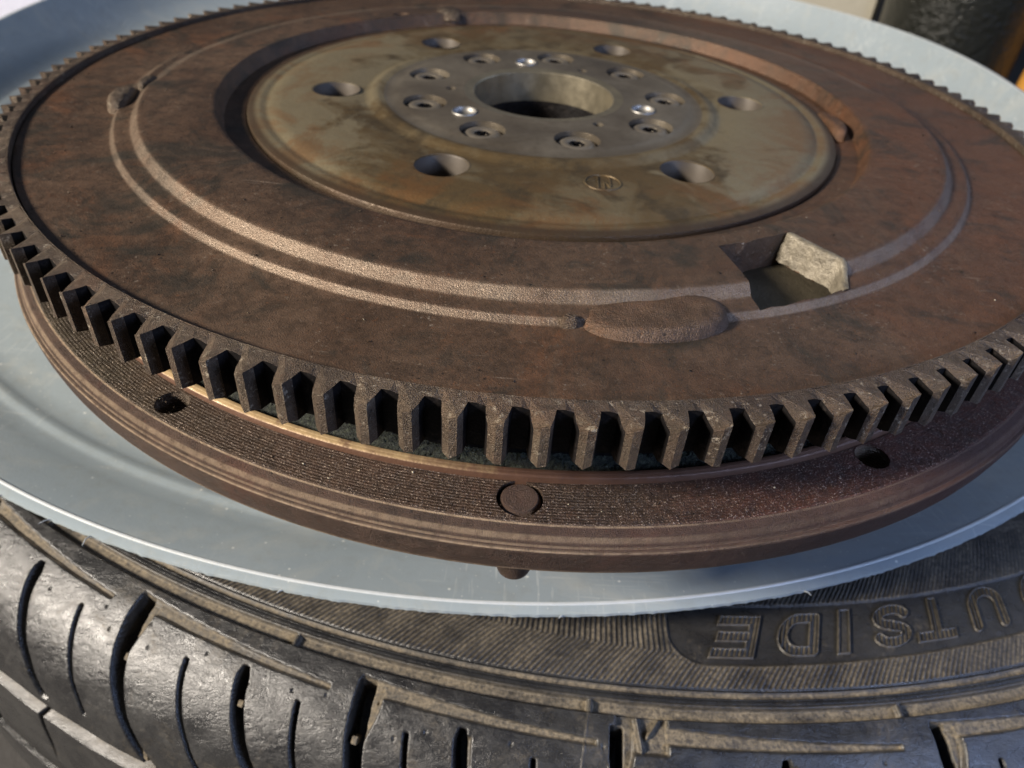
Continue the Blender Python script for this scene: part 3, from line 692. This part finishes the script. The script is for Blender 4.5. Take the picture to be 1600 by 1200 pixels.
def tyre_height(T, s):
    h = np.zeros_like(T); dust = np.zeros_like(T)
    # hatch zone
    zone = (1 - ss(s, -.036, -.033))
    inner = ss(s, -.60, -.56)
    # smooth name panel
    k1 = np.maximum(-89.25 - T, 0) * 0
    tx = (T + 89.3) * .0352          # arc length from the panel's left end
    sl = -.071 - .0007 * np.clip(T + 85, 0, 30); su = -.181
    px_ = np.clip(.055 - tx, 0, None); py_ = np.clip(s - (sl - .055), 0, None)
    sd = np.where(tx < .055, np.hypot(px_, py_) - .055, s - sl); sd = np.maximum(sd, su - s); sd = np.maximum(sd, -tx)
    panel = 1 - ss(sd, -.0015, .0015)
    border = np.exp(-(sd / .0022) ** 2)
    sb = -.104 + .002 * (T + 95)
    radial = (s < sb) & (s > -.185) & (T < -88.2)
    sl_amt = np.where(radial, 0, (s - sb))
    phase = (T + 25.0 * sl_amt - 60 * np.clip(sl_amt, 0, None) ** 2) / .2365 * 2 * np.pi
    wave = np.clip(np.sin(phase) * 1.6, -1, 1)
    hz_ = .0019 * wave
    fade = 1 - .75 * ss(T, -79.5, -74)
    hatch = zone * (1 - panel)
    h += hatch * hz_ * fade; dust += hatch * (.24 + .50 * np.clip(wave, 0, 1) + .10 * np.sin(T * 3.1 + s * 60))
    h += zone * (-.0030 * panel + .0020 * border); dust += .30 * border * zone; dust += .05 * panel * zone
    # groove lines between sidewall and shoulder
    h += -.0035 * box(s, -.0335, -.0295, .002)
    h += -.0045 * box(s, -.0262, -.0185, .002); dust += .95 * box(s, -.0268, -.0188, .0025)
    h += -.0015 * box(s, -.0172, -.0145, .001) - .0016 * box(s, -.0088, -.0078, .0008)
    dust += .25 * box(s, -.0075, -.004, .002)
    g = box(s, -.0035, .0165, .0022); h += -.012 * g; dust += 1.0 * g
    tie = np.zeros_like(T)
    for tb in (-105.0, -92.75, -118.9, -131, -80.2): tie = np.maximum(tie, box(T, tb - .10, tb + .10, .08))
    h += .009 * g * tie; dust -= .8 * g * tie
    # L shaped shallow grooves
    for t0 in A_:
        if t0 == -92.0: u = (T - (-90.1)) / 9.4
        else: u = (T - t0) / 9.3
        top = .028 + .026 * np.clip(u, 0, 1) + 0 * s; bot = .051 + .0095 * np.clip(u, 0, 1)
        m = box(s, top, bot, .002) * box(u, 0.0, 1.0, .006)
        h = np.minimum(h, -.0075 * m); dust = np.maximum(dust, .95 * m)
        f = t0 + curve(s, t0)
        w = .52 + .10 * np.sin(s * 20)
        if t0 == -92.0: w = .45; f = f + .1
        m = box(T, f, f + w, .15) * box(s, .033, .287, .004)
        h = np.minimum(h, -.055 * m)
        # tan sloped wall on the right of the slot
        m2 = box(T, f + w - .05, f + w + .42 * (1 - ss(s, .06, .13)), .10) * box(s, .036, .12, .004)
        h = np.minimum(h, -.012 * m2); dust = np.maximum(dust, .85 * m2 * (1 - m))
        dust = dust * (1 - .95 * m)
        m3 = box(T, t0 + 2.6, t0 + 2.95, .08) * box(s, .325, .52, .004); h = np.minimum(h, -.03 * m3)
    for t0 in B_:
        f = t0 + curve(s, t0) * 1.15
        tip = ss(s, .066, .085)
        m = box(T, f - .02 + .12 * (1 - tip), f + .40 - .12 * (1 - tip), .15) * ss(s, .066, .071) * (1 - ss(s, .262, .268))
        h = np.minimum(h, -.05 * m)
        m2 = box(T, f + .38, f + .55, .08) * ss(s, .074, .08) * (1 - ss(s, .10, .13)) * (t0 > -100)
        h = np.minimum(h, -.008 * m2); dust = np.maximum(dust, .8 * m2) * (1 - .95 * m)
        m3 = box(T, t0 + 2.2, t0 + 2.4, .08) * box(s, .325, .40, .004); h = np.minimum(h, -.02 * m3)
    for t0 in SIPE:
        f = t0 + curve(s, t0)
        m = box(T, f, f + .14, .10) * ss(s, .088, .093) * (1 - ss(s, .245, .250)); h = np.minimum(h, -.022 * m)
    # vent pips and scuffs
    for (tt, s0) in [(-113.28, .074), (-111.0, .066), (-102.87, .069), (-100.85, .060), (-112.6, .10), (-110.6, .098), (-104.2, .078), (-92.2, .062), (-78.2, .062), (-81.6, .075), (-99.9, .10), (-95.6, .075), (-98.8, .083), (-87.3, .082), (-108.1, .072), (-116.2, .095), (-106.0, .09)]:
        q = np.hypot((T - tt) * .039, s - s0); m = 1 - ss(q, .0018, .0030)
        h += -.0025 * m + .0012 * np.exp(-((q - .0036) / .0010) ** 2)
    # second circumferential groove and further tread
    g = box(s, .285, .325, .004); h = np.minimum(h, -.030 * g); dust = np.maximum(dust, .55 * g)
    g = box(s, .52, .56, .004); h = np.minimum(h, -.03 * g)
    g = box(s, .74, .78, .004); h = np.minimum(h, -.03 * g)
    # moulding seam
    seam = np.exp(-((T + 92.80 + 1.6 * np.clip(s, 0, 1)) / .022) ** 2) * box(s, .018, .25, .004); h += .0012 * seam; dust = np.maximum(dust, .5 * seam)
    # arrow shaped mould mark beside the fourth block
    rec = box(T, -91.75, -89.75, .06) * box(s, .0165, .066, .003); ok = rec
    h = np.where(ok > 0, np.minimum(h, -.009 * rec), h); dust = np.maximum(dust, .85 * rec)
    def ridge(t1, s1, t2, s2, w, hh):
        ax, ay, bx, by = t1 * .039, s1, t2 * .039, s2; X = T * .039
        q = np.clip(((X - ax) * (bx - ax) + (s - ay) * (by - ay)) / ((bx - ax) ** 2 + (by - ay) ** 2), 0, 1)
        return np.exp(-(np.hypot(X - ax - q * (bx - ax), s - ay - q * (by - ay)) / w) ** 2) * hh
    mk = ridge(-90.95, .020, -90.75, .062, .0028, .011) + ridge(-90.1, .020, -90.55, .044, .0022, .009) + ridge(-91.65, .040, -91.95, .10, .0026, .010)
    h = np.where(mk > .001, np.minimum(h + mk, .001), h); dust = dust * (1 - np.clip(mk * 70, 0, .85))
    # low scuffing
    h += .0006 * np.sin(T * 1.7 + 3 * np.sin(s * 31)) * ss(s, .02, .04)
    # compensate so the inner hidden part stays plain
    h = h * inner; return h, np.clip(dust, 0, 1)
Tf = np.concatenate([np.arange(-126.0, -66.0, .042)]); 
sf = np.concatenate([np.arange(-.262, -.04, .0026), np.arange(-.04, .020, .0013), np.arange(.020, .135, .0021), np.arange(.135, .345, .0032), [.36, .40, .46, .516, .522, .54, .556, .562, .60]])
TT_, SSg = np.meshgrid(Tf, sf, indexing='ij')
H, D = tyre_height(TT_, SSg)
P = tyre_pts(TT_, SSg, H)
NF = grid_faces(len(Tf), len(sf))[:, ::-1]
Pf = P.reshape(-1, 3); Df = D.reshape(-1)
# face centres decide which part a face belongs to
fT = (TT_[:-1, :-1] + .021).reshape(-1); fS = ((SSg[:-1, :-1] + SSg[:-1, 1:]) / 2).reshape(-1)
part = np.zeros(len(fT), int)            # 0 sidewall, 1 shoulder ring, 2 centre rib, 10+ blocks
part[fS > -.004] = 1; part[fS > .3] = 2
bounds = sorted([(t, 'a') for t in A_] + [(t, 'b') for t in B_])
isblock = (fS > .0185) & (fS < .286)
cnt = np.zeros(len(fT), int)
for t0, k in bounds:
    f = t0 + (curve(fS, t0) * (1.15 if k == 'b' else 1)) + .25
    cnt += (fT > f)
part[isblock] = 10 + cnt[isblock]
def sub_mesh(name, sel, mat, parent):
    Fs = NF[sel]; used, inv = np.unique(Fs, return_inverse=True)
    o = mesh_np(name, Pf[used], inv.reshape(Fs.shape), mat, attrs={'dust': Df[used]})
    o.parent = parent; o.matrix_parent_inverse = Matrix.Translation(-YP * S); return o
side = sub_mesh('sidewall', part == 0, M_side, tyre)
sub_mesh('shoulder_ring', part == 1, M_tread, tyre)
sub_mesh('tread_rib', part == 2, M_tread, tyre)
for k in np.unique(part[part >= 10]): sub_mesh('tread_block', part == k, M_tread, tyre)
# the rest of the tyre, coarser
def coarse(name, T0, T1, dT, sarr, mat):
    Tc = np.arange(T0, T1 + 1e-6, dT); a, b = np.meshgrid(Tc, np.array(sarr), indexing='ij')
    h_, d_ = tyre_height(a, b); h_ = np.where(b > .6, 0, h_) if name == 'carcass' else h_
    o = mesh_np(name, tyre_pts(a, b, h_).reshape(-1, 3), grid_faces(len(Tc), len(sarr))[:, ::-1], mat, attrs={'dust': d_.ravel()})
    o.parent = tyre; o.matrix_parent_inverse = Matrix.Translation(-YP * S)
srest = list(np.arange(-.262, .345, .012)) + [.4, .516, .522, .54, .556, .562, .60]
coarse('tread', Tf[-1], 234.0, 1.25, srest, M_tread)
coarse('carcass', -126.0, 234.0, 1.5, [.60, .65, .735, .745, .775, .785, .9, 1.0, 1.1, 1.2, 1.35, 1.6, 1.9, 2.2], M_tread)
coarse('bead', -126.0, 234.0, 1.5, [-.891, -.8, -.7, -.6, -.5, -.4, -.3, -.262], M_side)
# wear bars in the slots
def small_block(name, T0, s0, dT, ds, h0, h1, mat):
    c = [(T0 - dT, s0 - ds), (T0 + dT, s0 - ds), (T0 + dT, s0 + ds), (T0 - dT, s0 + ds)]
    Vb = np.concatenate([tyre_pts(np.array([a for a, b in c]), np.array([b for a, b in c]), np.full(4, hh)) for hh in (h0, h1)])
    o = mesh_np(name, Vb, [[0, 1, 2, 3], [4, 7, 6, 5], [0, 4, 5, 1], [1, 5, 6, 2], [2, 6, 7, 3], [3, 7, 4, 0]], mat, smooth=False, attrs={'dust': [.95] * 8})
    fix_normals(o); bm = bmesh.new(); bm.from_mesh(o.data); bmesh.ops.bevel(bm, geom=bm.edges[:], offset=.0012 * S, segments=2, affect='EDGES'); bm.to_mesh(o.data); bm.free()
    o.parent = tyre; o.matrix_parent_inverse = Matrix.Translation(-YP * S)
small_block('wear_bar', -111.35, .126, .13, .006, -.03, -.006, M_side)
small_block('wear_bar', -106.05, .120, .12, .005, -.03, -.006, M_side)
small_block('wear_bar', -101.35, .118, .12, .006, -.03, -.006, M_side)
small_block('wear_bar', -109.55, .268, .12, .014, -.03, -.004, M_side)
small_block('wear_bar', -114.15, .262, .10, .014, -.03, -.004, M_side)

# raised letters
def arc(cx, cy, r, a0, a1, n=10, ry=None): return [(cx + r * math.cos(R(a)), cy + (ry or r) * math.sin(R(a))) for a in np.linspace(a0, a1, n)]
HWL = .5
def strokes(ch):
    w, h = .036, .038; q = .0088   # half width, half height, half stroke
    x, y = w - q, h - q
    if ch == 'E': return [[(-x, -y), (-x, y)], [(-x, y), (x, y)], [(-x, 0), (x * .85, 0)], [(-x, -y), (x, -y)]]
    if ch == 'D': return [[(-x, -y), (-x, y), (0, y)] + arc(0, 0, x, 90, -90, 12, y) + [(-x, -y)]]
    if ch == 'I': return [[(0, -y), (0, y)]]
    if ch == 'S': return [arc(0, y * .52, x * .95, 20, 270, 12, y * .48) + arc(0, -y * .52, x * .95, 90, -160, 12, y * .48)]
    if ch == 'T': return [[(0, -y), (0, y)], [(-x, y), (x, y)]]
    if ch == 'U': return [[(-x, y), (-x, -y * .2)] + arc(0, -y * .2, x, 180, 360, 12, y * .8) + [(x, y)]]
    if ch == 'O': return [arc(0, 0, x * 1.05, 0, 360, 24, y)]
letters = [('E', -86.15), ('D', -83.2), ('I', -80.95), ('S', -78.5), ('T', -76.2), ('U', -73.2), ('O', -69.9)]
for ch, tc in letters:
    gx = np.arange(-.050, .0501, .0009); gy = np.arange(-.044, .0441, .0009)
    X, Y = np.meshgrid(gx, gy, indexing='ij'); d = np.full(X.shape, 9.)
    for st in strokes(ch):
        for (x0, y0), (x1, y1) in zip(st[:-1], st[1:]):
            L2 = (x1 - x0) ** 2 + (y1 - y0) ** 2 + 1e-12
            q = np.clip(((X - x0) * (x1 - x0) + (Y - y0) * (y1 - y0)) / L2, 0, 1)
            if ch in 'EIT' or (ch in 'DU'): # square caps
                d = np.minimum(d, np.maximum(np.abs(X - x0 - q * (x1 - x0)), np.abs(Y - y0 - q * (y1 - y0))) if ch in 'EIT' else np.hypot(X - x0 - q * (x1 - x0), Y - y0 - q * (y1 - y0)))
            else: d = np.minimum(d, np.hypot(X - x0 - q * (x1 - x0), Y - y0 - q * (y1 - y0)))
    sd = d - (.0112 if ch == 'I' else .0092)
    smid = -.123 - .0010 * (tc + 86) 
    s_ = smid + Y; T_ = tc - X / .0360 - (Y) * 13.0 * 1.0
    hat = .0011 * np.clip(np.sin(X / .0082 * 2 * np.pi) * 1.5, -1, 1) if ch != 'I' else 0 * X
    top = -.0028 + .0016 + np.where(sd < -.0028, hat - .0004, .0022)
    hh = np.where(sd < 0, top, -.0034 - .003 * np.clip(sd / .002, 0, 1))
    dd = np.where(sd < -.0028, .16 + .25 * (hat < 0), .30)
    ii = (sd < .0016); fm = (ii[:-1, :-1] & ii[1:, :-1] & ii[1:, 1:] & ii[:-1, 1:]).reshape(-1)
    Fl = grid_faces(len(gx), len(gy))[fm]; used, inv = np.unique(Fl, return_inverse=True)
    Pl = tyre_pts(T_, s_, hh).reshape(-1, 3)[used]
    o = mesh_np('raised_letter', Pl, inv.reshape(Fl.shape), M_side, attrs={'dust': dd.reshape(-1)[used]})
    o.parent = side; o['label'] = 'raised letter %s on the sidewall' % ch
    fix_normals(o)

# ================================================================== SURROUNDINGS
def floor_mat():
    t = NT('dark_concrete'); n = t.noise(1.5, 6, .65)
    return t.out(t.mix(n, (.022, .021, .020), (.045, .042, .040)), .75, 0, t.bump(t.noise(40, 4, .7), .3, .01))
g = mesh_np('floor', [(-60, -60, -1.76), (60, -60, -1.76), (60, 60, -1.76), (-60, 60, -1.76)], [[0, 1, 2, 3]], floor_mat(), smooth=False); tag(g, kind='structure')
def simple(name, col, rough, bumps=.2, var=.2):
    t = NT(name); n = t.noise(4, 5, .6)
    return t.out(t.mix(n, tuple(c * (1 - var) for c in col), col), rough, 0, t.bump(t.noise(25, 4, .6), bumps, .02))
def rbox(name, x0, x1, y0, y1, z0, z1, rot, mat, bev=.03):
    bm = bmesh.new(); bmesh.ops.create_cube(bm, size=1)
    for v in bm.verts: v.co = Vector((v.co.x * (x1 - x0), v.co.y * (y1 - y0), v.co.z * (z1 - z0))) * S
    bmesh.ops.bevel(bm, geom=bm.edges[:], offset=bev * S, segments=3, affect='EDGES')
    me = bpy.data.meshes.new(name); bm.to_mesh(me); bm.free(); me.materials.append(mat)
    me.polygons.foreach_set('use_smooth', np.ones(len(me.polygons), bool)); me.set_sharp_from_angle(angle=R(40))
    o = bpy.data.objects.new(name, me); link(o); o.location = Vector(((x0 + x1) / 2, (y0 + y1) / 2, (z0 + z1) / 2)) * S; o.rotation_euler = (0, 0, R(rot)); return o

o = rbox('white_box', 1.0, 2.36, 4.3, 5.6, -1.75, .6, 0, simple('cream_board', (.66, .62, .50), .5), .04)
tag(o, 'cream white box standing behind the basin at the top edge', 'box')

M_bin = simple('glossy_black_plastic', (.020, .021, .017), .26, .9)
bk = lathe('black_bin', [(0, -1.74), (.40, -1.74), (.42, -1.70), (.470, .30), (.500, .30), (.505, .36), (.460, .37), (.41, -1.66), (0, -1.66)], 64, M_bin, c=(2.70, 3.9), sharp=35); fix_normals(bk)
tag(bk, 'round glossy black plastic bin behind the basin on the right', 'bin')

ps = tube('wooden_post', [(3.20, 3.6, -1.76), (3.21, 3.6, -1.2), (3.225, 3.6, -.6), (3.24, 3.6, .3)], .14, simple('orange_varnished_wood', (.75, .36, .07), .4), 24)
tag(ps, 'orange varnished wooden post at the right edge of the photo beyond the basin', 'post')
lb = rbox('lilac_box', -5.2, -3.05, 2.75, 4.2, -1.75, -.30, 18, simple('pale_lilac_board', (.72, .74, .88), .5), .05)
tag(lb, 'pale lilac box at the top left corner of the photo behind the basin rim', 'box')
